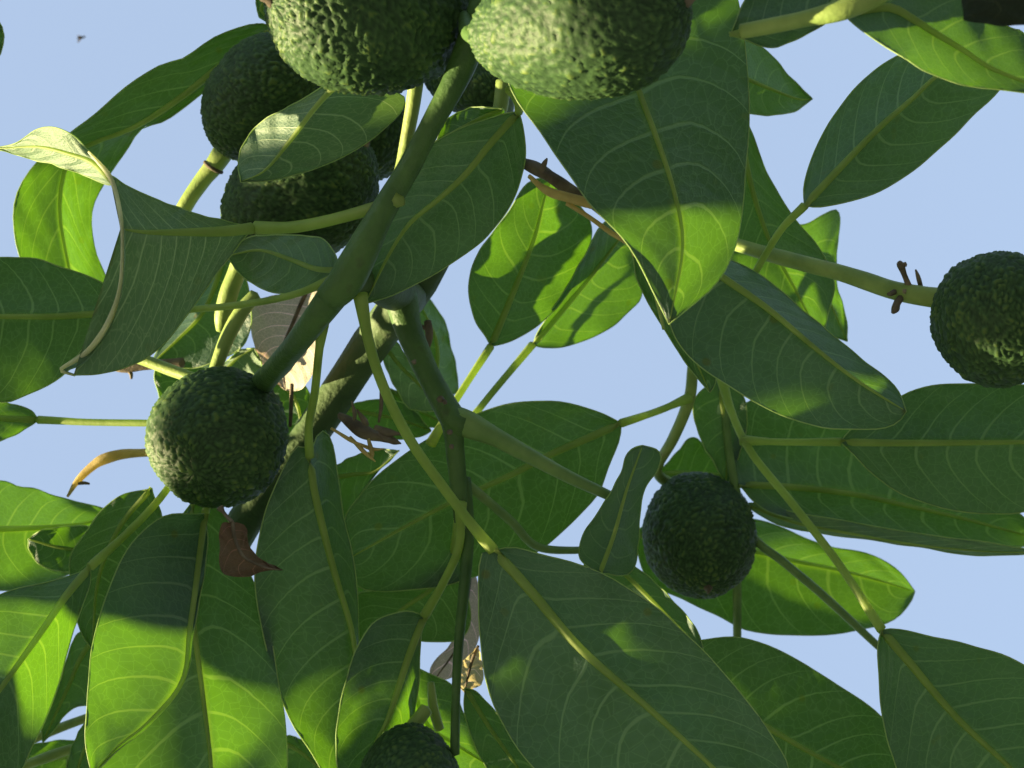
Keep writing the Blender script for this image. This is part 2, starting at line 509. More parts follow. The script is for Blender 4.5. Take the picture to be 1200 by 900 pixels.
def leaf(mid, Lp, Rp, d, e=(0.0, 0.0), bulge=0.10, pet=None, r=4.2, mat='leaf', veins=7, name='leaf',
         label=None, rip=1.5, open_tip=False, open_base=False, ns=36, nt_=8, margin=True, fold=0.0, extra=None, midrib=True, vside=(1, 1)):
    """mid/Lp/Rp: photo pixels from base to tip; d: depths of the midrib (base..tip, metres); e: how far the two edges lie behind
    (+) or before (-) the midrib at their widest; pet: petiole points (x, y, depth) from the twig to the base."""
    Leaf.count += 1
    seed = Leaf.count * 7.31
    nd = len(d)
    mid_d = []
    acc = [0.0]
    for a, b in zip(mid, mid[1:]):
        acc.append(acc[-1] + math.dist(a, b))
    for s in acc:
        u = s / acc[-1] * (nd - 1)
        i = min(int(u), nd - 2)
        mid_d.append(d[i] + (d[i + 1] - d[i]) * (u - i))
    M3 = spline([(x, y, z) for (x, y), z in zip(mid, mid_d)], ns)
    rails = []
    for pts in (Lp, Rp):
        pts = list(pts)
        if not open_base:
            pts = [mid[0]] + pts
        if not open_tip:
            pts = pts + [mid[-1]]
        rails.append(spline(pts, ns))
    wmax = [max(math.dist(rails[k][i][:2], M3[i][:2]) for i in range(ns)) or 1.0 for k in (0, 1)]
    grid = []
    for i in range(ns):
        x0, y0, z0 = M3[i]
        row = []
        for j in range(-nt_, nt_ + 1):
            k = 0 if j < 0 else 1
            t = abs(j) / nt_
            ex, ey = rails[k][i][:2]
            if 0 < i < ns - 1:
                jw = 1.6 * noise.noise(V((i / ns * 11, seed, 3.0 + k * 7)))
                ex, ey = ex + jw, ey + 1.6 * noise.noise(V((i / ns * 11, seed, 8.0 + k * 7)))
            wpx = math.dist((ex, ey), (x0, y0))
            q = wpx / wmax[k]
            w_m = wpx * z0 / F_PX
            x, y = x0 + (ex - x0) * t, y0 + (ey - y0) * t
            z = z0 + e[k] * q * t
            z += bulge * w_m * math.sin(math.pi * min(1, t)) * (1 - 0.3 * t)
            z += fold * w_m * (1 - (1 - t) ** 2)
            s = i / (ns - 1)
            z += rip * 0.0035 * t * t * noise.noise(V((s * 5.5, seed + k * 9.1, 0.3)))
            z += rip * 0.0016 * t * noise.noise(V((s * 15 + t * 3, seed + k * 4.7, 2.3)))
            row.append(P(x, y, z))
        grid.append(row)
    nw = 2 * nt_ + 1
    rng = random.Random(int(seed * 100))
    dsv = rng.uniform(0.15, 0.23)
    verts, uvs, vcs, acs = [], [], [], []
    for i, row in enumerate(grid):
        for j, p in enumerate(row):
            verts.append(p)
            uvs.append((i / (ns - 1), (j - nt_) / nt_ * 0.5 + seed))
            t = abs(j - nt_) / nt_
            s0 = i / (ns - 1) - dsv * (0.75 * t + 0.35 * t ** 3)
            vcs.append((s0 - 0.05) / 0.75 * veins + (0.35 if j > nt_ else 0.0) * min(1, t * 3) + 0.45 * noise.noise(V((s0 * 5, seed, 5.0 if j > nt_ else 1.0))) * min(1, t * 6) + 20)
            acs.append(t)
    faces = []
    for i in range(ns - 1):
        for j in range(nw - 1):
            a = i * nw + j
            faces.append((a, a + 1, a + nw + 1, a + nw))
    if extra:
        for patch in extra:                     # further curled pieces of the same blade: rails of (x, y, depth)
            b0 = len(verts)
            na, nb = 22, 7
            rl = [spline(rp, na) for rp in patch]
            for i in range(na):
                cross = spline([q[i] for q in rl], nb) if len(rl) > 2 else [tuple(a + (b - a) * k / (nb - 1) for a, b in zip(rl[0][i], rl[1][i])) for k in range(nb)]
                for k, (x, y, z) in enumerate(cross):
                    verts.append(P(x, y, z))
                    uvs.append((i / na, 0.5 * k / nb + seed))
                    vcs.append(0.5)
                    acs.append(2.0)
            for i in range(na - 1):
                for k in range(nb - 1):
                    a = b0 + i * nb + k
                    faces.append((a, a + 1, a + nb + 1, a + nb))
    o = mesh_obj(name, verts, faces, M[mat], tree, uvs)
    o.data.attributes.new('vein_coord', 'FLOAT', 'POINT').data.foreach_set('value', vcs)
    o.data.attributes.new('across', 'FLOAT', 'POINT').data.foreach_set('value', acs)
    if label:
        o['label'] = label

    def surf(s, t):
        u = max(0, min(0.9999, s)) * (ns - 1)
        i = int(u)
        w = max(0, min(1.9999, t + 1)) * nt_
        j = int(w)
        a, b = u - i, w - j
        return (grid[i][j] * (1 - a) + grid[i + 1][j] * a) * (1 - b) + (grid[i][j + 1] * (1 - a) + grid[i + 1][j + 1] * a) * b
    dm = sum(d) / nd / F_PX
    dead = mat.startswith('dead')
    ribm = M['rib'] if not dead else M['dry_twig']
    if midrib:
        nm = 26
        pts = [surf(i / (nm - 1) * 0.985, 0) for i in range(nm)]
        rr = [(r * (1 - i / (nm - 1)) ** 0.75 + 0.55) * dm for i in range(nm)]
        v, f = [], []
        for i in range(nm):
            tg = (pts[min(i + 1, nm - 1)] - pts[max(i - 1, 0)]).normalized()
            sdv = (surf(i / (nm - 1) * 0.985, 0.12) - surf(i / (nm - 1) * 0.985, -0.12)).normalized()
            nv_ = tg.cross(sdv).normalized()
            if nv_.dot(EYE - pts[i]) < 0:
                nv_ = -nv_
            for k in range(9):                 # a raised half round on the underside of the blade
                an = math.radians(-12 + 204 * k / 8)
                v.append(pts[i] + sdv * (math.cos(an) * rr[i]) + nv_ * (math.sin(an) * rr[i] * 1.05))
        for i in range(nm - 1):
            for k in range(8):
                a = i * 9 + k
                f.append((a, a + 1, a + 10, a + 9))
        mesh_obj('midrib', v, f, ribm, o)
    if pet:
        pp = [(x, y, z) for x, y, z in pet]
        sp = spline(pp + [(mid[0][0], mid[0][1], d[0])], 6 * len(pp) + 6)
        p3 = [P(*q) for q in sp]
        n = len(p3)
        v, f = tube_geo(p3, [(r * (1.02 + 0.22 * max(0, i - n + 7) / 6) + 2.4 * max(0, 1 - i / 5)) * dm for i in range(n)], 9, wob=0.05)
        mesh_obj('petiole', v, f, ribm, o)
    if margin and not dead:
        vv, ff = [], []
        for sgn in (-1, 1):
            tube_geo([surf(i / 39, sgn * 0.998) for i in range(40)], [0.8 * dm] * 40, 5, vv, ff)
        mesh_obj('leaf_edge', vv, ff, M['vein'], o)
    return o

def avocado(stalk, tip, rpx, k=0.14, label='', stalk_pts=None, seed=0, stalk_mat='stalk', nu=120, nv=170, scar=True, ring=None, flower=False):
    a, b = P(*stalk), P(*tip)
    dmean = (stalk[2] + tip[2]) / 2
    R = rpx * dmean / F_PX
    ax = (b - a)
    Ln = ax.length
    ax.normalize()
    s1 = ax.cross(CU if abs(ax.dot(CU)) < 0.9 else CR).normalized()
    s2 = ax.cross(s1)
    c0 = a
    root = bpy.data.objects.new('avocado', None)
    COL.objects.link(root)
    root.location = a + ax * Ln * 0.5
    root['label'] = label
    root['category'] = 'avocado'
    root['group'] = 'avocados hanging in the tree'
    bpy.context.view_layer.update()
    verts, hts = [], []
    norm = max(math.sin(t / 50 * math.pi) * (1 - k * math.cos(t / 50 * math.pi)) for t in range(51))
    off = V((seed * 3.7, seed * 1.9, seed * 5.3))
    for i in range(nu + 1):
        th = math.pi * i / nu
        u = (1 - math.cos(th)) / 2
        r0 = math.sin(th) * (1 - k * math.cos(th)) / norm * R
        for j in range(nv):
            ph = 2 * math.pi * j / nv
            dirv = s1 * math.cos(ph) + s2 * math.sin(ph)
            p = ax * (u * Ln) + dirv * r0
            nn = (dirv * math.sin(th) * Ln * 0.5 + ax * (-math.cos(th)) * R).normalized()
            q = V((r0 * math.cos(ph), r0 * math.sin(ph), u * Ln)) * 1.0
            wv = noise.noise_vector(q * 110 + off) * 0.0036 + noise.noise_vector(q * 330 + off) * 0.0011
            qq = (q + wv) * 295 + off
            dd, _ = noise.voronoi(qq)
            h = min(1.0, (dd[1] - dd[0]) * 1.9) ** 0.7
            h = h * (0.55 + 0.6 * (noise.noise(q * 95 + off) * 0.5 + 0.5))
            big = noise.noise(q * 38 + off) * 0.0011 + noise.noise(q * 95 + off * 2) * 0.0005
            fade = min(1, math.sin(th) * 5)
            verts.append(c0 + p + nn * (big * fade + (h - 0.5) * 0.0020 * fade) * (R / 0.036))
            hts.append(h)
    faces = []
    for i in range(nu):
        for j in range(nv):
            p, q = i * nv + j, i * nv + (j + 1) % nv
            faces.append((p, p + nv, q + nv, q))
    o = mesh_obj('skin', verts, faces, M['skin'], root)
    at = o.data.attributes.new('bump_height', 'FLOAT', 'POINT')
    at.data.foreach_set('value', hts)
    if scar:
        v, f = tube_geo([b - ax * 0.0012, b + ax * 0.0006, b + ax * 0.0022, b + ax * 0.0042 + s1 * 0.001], [0.0035, 0.0026, 0.0012, 0.0005], 9, wob=0.3)
        mesh_obj('blossom_scar', v, f, M['dry_twig'], root)
    if stalk_pts:
        st = stem('stalk', stalk_pts, stalk_mat, root, wob=0.08)
        if ring:
            x, y, z, rr = ring
            i = min(range(len(stalk_pts)), key=lambda q: math.dist(stalk_pts[q][:2], (x, y)))
            dirv = (P(*stalk_pts[-1][:3]) - P(*stalk_pts[0][:3])).normalized()
            c = P(x, y, z)
            v, f = tube_geo([c - dirv * 0.0012, c - dirv * 0.0005, c + dirv * 0.0005, c + dirv * 0.0012],
                            [rr * 0.9 * z / F_PX, rr * 1.1 * z / F_PX, rr * 1.1 * z / F_PX, rr * 0.9 * z / F_PX], 14)
            mesh_obj('stalk_joint', v, f, M['dry_twig'], st)
    return root

# ------------------------------------------------------------------ unseen ground and trunk; the ground's grey is tuned for its bounce light
mt, n_, out_ = new_mat('ground_bounce_grey')
tc_ = N(n_, 'ShaderNodeTexCoord')
nz_ = N(n_, 'ShaderNodeTexNoise')
nz_.inputs['Scale'].default_value = 0.8
nz_.inputs['Detail'].default_value = 8
n_.links.new(tc_.outputs['Object'], nz_.inputs['Vector'])
rp_ = ramp(n_, [(0.35, (0.14, 0.16, 0.16)), (0.6, (0.19, 0.21, 0.215)), (0.75, (0.24, 0.26, 0.265))])
n_.links.new(nz_.outputs[0], rp_.inputs[0])
pr_ = N(n_, 'ShaderNodeBsdfPrincipled')
pr_.inputs['Roughness'].default_value = 0.95
n_.links.new(rp_.outputs[0], pr_.inputs['Base Color'])
n_.links.new(pr_.outputs[0], out_.inputs[0])
gv, gf = [], []
GN = 40
for i in range(GN + 1):
    for j in range(GN + 1):
        a, b = (i / GN * 2 - 1), (j / GN * 2 - 1)
        x, y = 400 * a * abs(a), 400 * b * abs(b)
        near = min(1, math.hypot(x, y) / 6)
        gv.append(V((x, y, noise.noise(V((x * 0.15, y * 0.15, 0))) * 0.18 * near)))
for i in range(GN):
    for j in range(GN):
        a = i * (GN + 1) + j
        gf.append((a, a + GN + 1, a + GN + 2, a + 1))
g = mesh_obj('ground', gv, gf, mt)
g['kind'] = 'structure'

def wtube(name, pts, mat, seg=14, wob=0.12):
    s = spline(pts, 8 * len(pts))
    v, f = tube_geo([V(p[:3]) for p in s], [p[3] for p in s], seg, wob=wob)
    return mesh_obj(name, v, f, M[mat], tree)

def px3(x, y, d):
    return tuple(P(x, y, d))
tb = tree.location
limb_in = P(215, 860, 0.93)
wtube('trunk', [(tb.x, tb.y, -0.05, 0.11), (tb.x + .02, tb.y - .01, 0.5, 0.085), (tb.x - .02, tb.y, 1.2, 0.07), (tb.x + .02, tb.y + .02, 1.75, 0.06), (tb.x, tb.y + .08, 2.4, 0.045)], 'bark')

# ------------------------------------------------------------------ branches
e3 = [px3(485, 335, .83), px3(440, 395, .855), px3(405, 447, .865), px3(360, 515, .865), px3(318, 568, .865), px3(275, 630, .865), px3(235, 720, .87), px3(215, 860, .93)]
r3 = [.0120, .0118, .0112, .0108, .0106, .0108, .0120, .015]
pts = [(*p, r) for p, r in zip(e3, r3)]
q0 = V(e3[-1])
tt = V((tb.x + .02, tb.y + .02, 1.8))
pts += [(*(q0 + (tt - q0) * .3 + V((0, 0, -.05))), .022), (*(q0 + (tt - q0) * .65 + V((0, 0, -.05))), .032), (*tt, .045)]
pts = [(*px3(600, 60, .92), .006), (*px3(578, 170, .88), .0085), (*px3(530, 260, .83), .0105)] + pts
wtube('limb', pts, 'limb_bark', wob=0.08)

# main green twig from the top fruits to the knot above the round fruit
stem('twig', [(566, -10, .66, 12), (558, 25, .66, 15), (546, 65, .665, 17), (528, 105, .666, 14.5), (506, 145, .668, 13), (480, 195, .672, 13.5), (452, 242, .676, 15), (426, 290, .68, 19), (406, 328, .685, 21), (386, 350, .69, 18)], 'twig', tree, seg=16)
stem('twig', [(400, 330, .70, 16), (425, 328, .725, 20), (452, 338, .76, 22), (478, 350, .82, 22)], 'limb_bark', tree, seg=14)
stem('twig', [(470, 350, .79, 20), (480, 388, .785, 16), (498, 430, .78, 14), (517, 467, .775, 14.5), (532, 492, .77, 16), (545, 500, .768, 15)], 'twig', tree, seg=14)
stem('twig', [(526, 484, .771, 12), (546, 496, .77, 16), (580, 512, .772, 11.5), (620, 534, .775, 9.5), (665, 558, .78, 7.5), (712, 580, .785, 6), (728, 588, .79, 5)], 'petiole_green', tree, seg=12)
stem('twig', [(528, 484, .771, 15), (532, 512, .77, 12), (535, 545, .77, 11), (538, 580, .77, 10), (540, 612, .77, 8)], 'twig', tree, seg=12)
stem('twig', [(544, 560, .78, 8), (548, 620, .775, 8), (545, 680, .77, 7), (537, 760, .765, 6), (534, 830, .76, 5.5), (533, 884, .755, 6)], 'twig', tree, seg=10, label='slender dark hanging twig with a cut pale tip')
stem('twig', [(548, 568, .785, 6), (575, 590, .79, 5.5), (600, 612, .80, 5.5), (628, 640, .815, 5), (672, 645, .83, 4.5), (712, 640, .84, 4)], 'petiole_green', tree, seg=9)
# long stalks
stem('twig', [(858, 430, .93, 8), (858, 500, .93, 8), (860, 570, .93, 7), (863, 660, .935, 5.5), (864, 750, .94, 5), (864, 800, .95, 4.5)], 'petiole_green', tree)
stem('twig', [(846, 440, .90, 4.5), (856, 540, .895, 5), (878, 622, .89, 5), (920, 660, .885, 5), (965, 698, .885, 5), (1030, 758, .885, 4.5)], 'petiole_green', tree)
# lit yellow stalks between the leaves
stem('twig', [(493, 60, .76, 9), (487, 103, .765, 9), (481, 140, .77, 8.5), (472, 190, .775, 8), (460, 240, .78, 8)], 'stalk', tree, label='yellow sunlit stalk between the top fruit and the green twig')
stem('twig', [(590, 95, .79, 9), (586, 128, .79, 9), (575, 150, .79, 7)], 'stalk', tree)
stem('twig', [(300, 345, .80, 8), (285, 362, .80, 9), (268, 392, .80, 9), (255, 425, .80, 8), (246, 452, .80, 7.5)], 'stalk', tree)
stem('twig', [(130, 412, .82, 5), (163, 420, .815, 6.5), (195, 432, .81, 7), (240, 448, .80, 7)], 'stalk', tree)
stem('dry_twig', [(120, 425, .86, 5), (145, 432, .86, 5), (170, 428, .86, 6), (215, 425, .86, 6)], 'dry_twig', tree)
stem('dry_twig', [(146, 431, .86, 3), (153, 437, .86, 2.5), (154, 444, .86, 1.5)], 'dry_twig', tree)
stem('twig', [(40, 866, .90, 5), (70, 853, .90, 5.5), (110, 838, .90, 5)], 'stalk', tree)
stem('twig', [(10, 905, .88, 4), (40, 893, .88, 6), (70, 882, .88, 6), (100, 872, .88, 4)], 'stalk', tree)
stem('twig', [(505, 800, .80, 4), (508, 830, .80, 6), (515, 855, .80, 6)], 'stalk', tree)
stem('twig', [(960, 22, .60, 5), (972, 12, .60, 5), (985, -8, .60, 5)], 'stalk', tree)
stem('twig', [(978, 22, .61, 5), (1000, 6, .61, 5), (1015, -12, .61, 5)], 'stalk', tree)
# arching brown stalk at the upper right
stem('twig', [(868, 37, .585, 9), (900, 31, .583, 9.5), (945, 22, .58, 10), (985, 12, .575, 13), (1020, -4, .575, 14), (1060, -25, .575, 13)], 'stalk', tree)
stem('dry_twig', [(342, 450, .83, 2.5), (341, 480, .83, 2.5), (340, 500, .83, 2)], 'dry_twig', tree)

# dead fruit stalk across the leaves, split in two
stem('dry_twig', [(612, 190, .715, 6), (632, 199, .712, 8), (655, 213, .705, 7.5), (680, 229, .70, 5.5), (700, 244, .695, 4.5), (722, 262, .692, 4)], 'dry_twig', tree, wob=0.5, label='dead brown fruit stalk with split peeling bark')
stem('dry_twig', [(620, 206, .70, 3), (640, 222, .698, 5), (665, 231, .694, 5), (688, 238, .69, 5), (694, 243, .69, 3)], 'straw', tree, wob=0.5)
stem('dry_twig', [(664, 238, .695, 2.5), (690, 254, .692, 3), (715, 272, .69, 3), (738, 286, .688, 3), (744, 300, .688, 2.5)], 'straw', tree, wob=0.4)
stem('dry_twig', [(634, 200, .70, 4), (638, 192, .695, 3), (641, 186, .692, 1)], 'dry_twig', tree, wob=0.5)
stem('twig', [(738, 283, .69, 2.5), (756, 308, .69, 2.5), (768, 345, .69, 2.5), (778, 386, .69, 2)], 'stalk', tree)

# straw coloured dead stalk against the sky
stem('dry_twig', [(200, 528, .86, 5), (168, 531, .86, 4.5), (140, 533, .86, 5.5), (122, 538, .86, 6.5), (108, 547, .86, 5), (92, 562, .86, 3.5), (79, 582, .86, 1.5)], 'straw', tree, wob=0.35, label='straw coloured dead stalk hanging beside the round fruit')
stem('dry_twig', [(92, 566, .86, 2.5), (99, 566, .86, 2), (105, 567, .86, 1.2)], 'dry_twig', tree)

# dead bud with ragged scales under the limb
bud = stem('dry_bud', [(398, 488, .785, 5), (412, 496, .78, 7), (430, 506, .775, 8), (446, 512, .772, 6), (460, 517, .77, 3)], 'dry_twig', tree, wob=0.6, label='dead brown bud cluster with ragged scales')
rngb = random.Random(4)
for (x0, y0, x1, y1, rr, mn) in [(388, 502, 428, 523, 2.5, 'straw'), (410, 512, 440, 541, 2.5, 'straw'), (420, 520, 450, 526, 2.5, 'straw'), (440, 500, 468, 508, 5, 'dry_twig'), (445, 508, 470, 520, 5, 'dry_twig'),
                                 (415, 492, 412, 470, 3, 'dry_twig'), (430, 498, 418, 480, 4, 'dry_twig'), (448, 505, 480, 505, 2.5, 'dry_twig'), (444, 495, 446, 450, 2.2, 'dry_twig'), (432, 515, 436, 538, 3, 'straw')]:
    z = .765 + rngb.uniform(-.008, .004)
    sc_ = stem('scale', [(x0, y0, z, rr * .7), ((x0 + x1) / 2 + 2, (y0 + y1) / 2 + 3, z - .004, rr), (x1, y1, z - .006, 0.8)], mn, tree, seg=6, wob=0.5)
    sc_.parent = bud
    sc_.matrix_parent_inverse = bud.matrix_world.inverted()
stem('dry_twig', [(497, 420, .80, 2), (503, 395, .80, 5), (501, 376, .80, 4)], 'dry_twig', tree, wob=0.5)
stem('dry_twig', [(503, 388, .80, 2.5), (492, 381, .80, 2), (488, 379, .80, 1)], 'dry_twig', tree, wob=0.3)

# ------------------------------------------------------------------ leaves, nearest first
# upper right, broad pale green blade close to the lens
leaf([(988, 16), (1040, 9), (1068, 22), (1095, 39), (1130, 60), (1165, 82), (1240, 110)],
     [(1005, -5), (1060, -30), (1118, -22), (1150, 10), (1180, 30), (1205, 45)],
     [(1010, 36), (1050, 62), (1095, 89), (1140, 102), (1170, 105), (1205, 110)], (.60, .60, .60), e=(.01, -.012), bulge=.10,
     pet=[(955, 24, .61)], r=6, veins=6, label='broad pale leaf lying nearest at the upper right')
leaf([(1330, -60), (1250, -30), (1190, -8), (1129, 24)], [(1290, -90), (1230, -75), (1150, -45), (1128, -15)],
     [(1290, -10), (1240, 22), (1190, 30), (1150, 28)], (.575, .555, .535), bulge=.05, r=3, veins=5, mat='leaf_dark', margin=False, midrib=False, label='dark leaf corner at the upper right')
leaf([(855, 42), (900, 30), (945, 20), (1000, -8), (1050, -40)], [(880, -10), (930, -50), (990, -70)],
     [(874, 47), (900, 56), (925, 50), (955, 35), (1000, 5)], (.60, .60), e=(.01, .01), bulge=.12, r=4, veins=6)
# big dark leaf hanging from behind the top fruit
leaf([(716, -50), (733, 30), (745, 95), (768, 158), (790, 225), (800, 290), (784, 380)],
     [(640, -20), (590, 40), (598, 105), (640, 165), (690, 237), (738, 290), (764, 340)],
     [(800, -60), (858, -20), (874, 60), (878, 130), (875, 190), (864, 280), (842, 330), (806, 362)],
     (.70, .675, .655, .64, .63), e=(-.018, .04), bulge=.06, r=4.5, veins=7, label='largest dark leaf hanging below the top fruits with a sunlit tip')
leaf([(812, 300), (848, 326), (900, 362), (960, 412), (1010, 450), (1062, 482)],
     [(850, 302), (895, 326), (955, 375), (1010, 420), (1048, 452)],
     [(785, 340), (782, 370), (800, 410), (850, 450), (900, 480), (960, 500), (1015, 504), (1048, 498)],
     (.74, .725, .715), e=(.02, -.012), bulge=.10, r=4.5, veins=7)
leaf([(755, 250), (752, 300), (775, 350), (800, 390), (832, 460)], [(740, 275), (742, 305), (752, 340), (782, 392), (810, 434)],
     [(790, 260), (810, 330), (835, 400), (840, 440)], (.75, .76, .77), bulge=.1, r=2.5, veins=5)
# leaf in front of the limb
leaf([(608, 131), (575, 168), (545, 205), (512, 235), (480, 262), (455, 300), (428, 356)],
     [(585, 135), (545, 148), (505, 170), (465, 210), (435, 255), (418, 310)],
     [(613, 150), (615, 190), (602, 235), (575, 272), (545, 298), (500, 327), (462, 345)],
     (.69, .70, .71, .72), e=(.01, .015), bulge=.08, r=4.2, veins=7, pet=[(598, 105, .67), (606, 120, .68)])
leaf([(590, 128), (560, 140), (510, 166)], [(560, 125), (535, 133), (522, 142)], [(590, 142), (560, 155), (530, 165)], (.76, .755), bulge=.1, r=2.5, veins=4)
# twisted leaf at the left
leaf([(300, 267), (262, 271), (225, 272), (172, 272), (141, 268)],
     [(285, 264), (240, 253), (200, 240), (160, 223), (128, 205)],
     [(285, 280), (255, 320), (215, 375), (185, 410), (150, 430), (120, 438), (86, 440)],
     (.715, .70, .685, .675), e=(.01, .02), bulge=.05, pet=[(470, 232, .672), (440, 243, .678), (395, 256, .69), (345, 266, .705)], r=7, veins=7,
     mat='leaf_pale', label='twisted leaf with a pale rolled edge and a curled tip', open_tip=True, ns=44,
     extra=[[[(128, 205, 0.692), (134, 225, 0.689), (142, 258, 0.679), (143, 290, 0.677), (140, 335, 0.682), (125, 385, 0.692), (96, 422, 0.700), (72, 432, 0.702), (86, 440, 0.702)],
             [(129, 206, 0.689), (136, 230, 0.685), (145, 262, 0.672), (147, 290, 0.667), (144, 335, 0.672), (130, 385, 0.682), (100, 425, 0.689), (78, 434, 0.695), (90, 439, 0.699)]]])
l13 = bpy.data.objects[[o.name for o in bpy.data.objects if o.get('label', '').startswith('twisted leaf')][0]]
ro = stem('rolled_edge', [(104, 178, .69, 1.5), (118, 193, .688, 2.4), (128, 206, .686, 3), (136, 228, .682, 2.6), (142, 258, .674, 2.2), (144, 290, .672, 2.2), (141, 335, .675, 2.6), (134, 362, .68, 3.2), (120, 390, .685, 3.4), (99, 415, .692, 3), (72, 432, .70, 2.4), (76, 436, .70, 2), (88, 440, .70, 1.2)], 'rolled', tree, wob=0.35, n=60)
ro.parent = l13
ro.matrix_parent_inverse = l13.matrix_world.inverted()
leaf([(131, 212), (108, 190), (80, 180), (45, 172), (0, 174), (-14, 175)], [(124, 200), (104, 177), (84, 157), (60, 149), (40, 153), (18, 168)],
     [(127, 217), (95, 204), (62, 193), (35, 186), (12, 179)], (.688, .70, .715, .735), e=(-.006, .012), bulge=-.06, r=3, veins=5, mat='leaf_pale',
     label='pale curled tip of the twisted leaf', rip=1.4)
leaf([(141, 330), (128, 368), (108, 402), (72, 432)], [(138, 345), (120, 380), (98, 408)], [(140, 350), (133, 385), (108, 420)], (.695, .703, .708), bulge=.0, r=1.2, veins=2, mat='leaf_pale', margin=True)
leaf([(399, 317), (370, 315), (340, 304), (304, 293), (266, 300)], [(391, 295), (380, 280), (360, 277), (325, 275), (288, 279)],
     [(385, 328), (365, 337), (340, 344), (310, 340), (290, 329), (274, 313)], (.70, .74, .765, .775), e=(.0, .01), bulge=.10, r=3.2, veins=6, pet=[(425, 285, .68), (415, 305, .683)])
# leaf in front of the two fruits at upper left
leaf([(397, 96), (370, 125), (340, 165), (310, 200), (282, 213)], [(380, 100), (355, 116), (312, 139), (290, 160), (279, 190)],
     [(430, 104), (470, 110), (472, 128), (440, 160), (400, 185), (350, 204), (312, 212)], (.70, .715, .725), e=(.012, .03), bulge=.08, r=3.6, veins=6, mat='leaf_pale',
     pet=[(430, 70, .695)], label='pale young leaf lying across the two fruits at the upper left')
# strap leaf that droops at the upper left
leaf([(322, 32), (270, 68), (215, 112), (160, 148), (108, 168), (84, 184), (73, 210), (70, 250), (76, 290), (84, 330), (95, 410)],
     [(300, 27), (255, 42), (215, 69), (190, 76), (150, 100), (110, 135), (80, 158), (40, 192), (20, 225), (16, 262), (24, 305), (50, 365)],
     [(322, 42), (280, 76), (240, 106), (195, 141), (165, 151), (148, 176), (125, 210), (108, 245), (111, 290), (126, 330), (128, 375)],
     (.82, .83, .84, .85, .86, .86, .865, .87), e=(-.012, .022), bulge=.08, r=4, veins=9, ns=56, pet=[(380, 5, .80)], label='long drooping strap shaped leaf with its lower part lit through')
# left dark leaf with a nibbled end
leaf([(137, 366), (95, 369), (60, 371), (0, 371), (-70, 372), (-140, 370)], [(139, 345), (110, 327), (70, 312), (30, 302), (-30, 306), (-90, 325)],
     [(135, 378), (120, 398), (85, 430), (60, 450), (30, 463), (0, 471), (-70, 455)], (.79, .78, .765), e=(.01, .01), bulge=.10, r=4, veins=7,
     pet=[(400, 323, .70), (345, 345, .73), (290, 356, .76), (220, 363, .785)], label='dark leaf with a nibbled end at the left edge')
leaf([(45, 492), (0, 490), (-60, 486), (-120, 480)], [(35, 480), (10, 472), (-40, 460)], [(30, 502), (0, 517), (-50, 520)], (.83, .82), bulge=.1, r=4, veins=5,
     pet=[(290, 500, .80), (230, 498, .805), (175, 496, .81), (110, 495, .82)])
# bright leaves, lower left
leaf([(-110, 624), (-50, 622), (0, 620), (50, 618), (100, 613), (132, 603)], [(-60, 570), (0, 563), (22, 571), (40, 572), (70, 583), (118, 594)],
     [(-60, 690), (0, 692), (40, 688), (92, 664)], (.85, .87, .90), e=(.02, -.012), bulge=.05, r=5, veins=7, label='bright leaf lit through from behind at the left edge')
leaf([(120, 645), (100, 645), (70, 642), (33, 632)], [(105, 618), (70, 618), (46, 622)], [(105, 665), (75, 670), (50, 664), (35, 645)], (.85, .84), bulge=.08, r=2, veins=5)
leaf([(178, 572), (140, 618), (115, 680), (108, 760)], [(145, 580), (120, 597), (98, 628), (82, 655), (85, 695), (93, 738)],
     [(190, 620), (170, 700), (140, 750)], (.80, .805, .81), bulge=.08, r=3, veins=7)
leaf([(106, 664), (76, 700), (45, 745), (0, 808), (-60, 890)], [(95, 671), (50, 683), (0, 697), (-60, 740), (-80, 820)],
     [(104, 690), (95, 715), (84, 745), (68, 805), (46, 858), (15, 915), (-35, 930)], (.755, .71, .675, .655), e=(.008, .008), bulge=.08, r=5, veins=7,
     pet=[(222, 535, .82), (186, 586, .80), (150, 624, .775)])
leaf([(240, 602), (229, 690), (222, 740), (213, 800), (170, 850), (140, 873), (108, 908)], [(190, 605), (152, 640), (128, 690), (108, 752), (103, 805), (100, 860)],
     [(243, 640), (235, 700), (226, 745), (216, 800), (172, 853), (142, 876)], (.80, .765, .73, .715), e=(-.012, .002), bulge=.08, r=4.2, veins=7, vside=(1, 0),
     pet=[(262, 555, .82), (248, 578, .81)], label='long folded leaf lit through below the round fruit')
leaf([(224, 590), (222, 640), (223, 700), (229, 748), (240, 833), (247, 900), (250, 1010)], [(205, 620), (160, 720), (130, 800), (115, 880), (135, 960)],
     [(262, 600), (285, 655), (313, 722), (327, 800), (336, 860), (328, 930)], (.82, .785, .755, .738, .728), e=(-.012, .02), bulge=.08, r=3.8, veins=7)
leaf([(120, 735), (95, 770), (80, 805), (50, 870)], [(95, 740), (84, 755), (66, 812), (50, 845)], [(135, 780), (115, 822), (85, 830), (60, 860)], (.88, .87), bulge=.08, r=3, veins=5)
leaf([(118, 840), (98, 880), (80, 940)], [(104, 842), (86, 870), (75, 915)], [(120, 870), (110, 910)], (.84, .835), bulge=.08, r=2, veins=4)
leaf([(110, 880), (60, 890), (0, 905), (-60, 930)], [(90, 868), (40, 872), (0, 885)], [(80, 905), (20, 930)], (.93, .92), bulge=.08, r=3, veins=5)
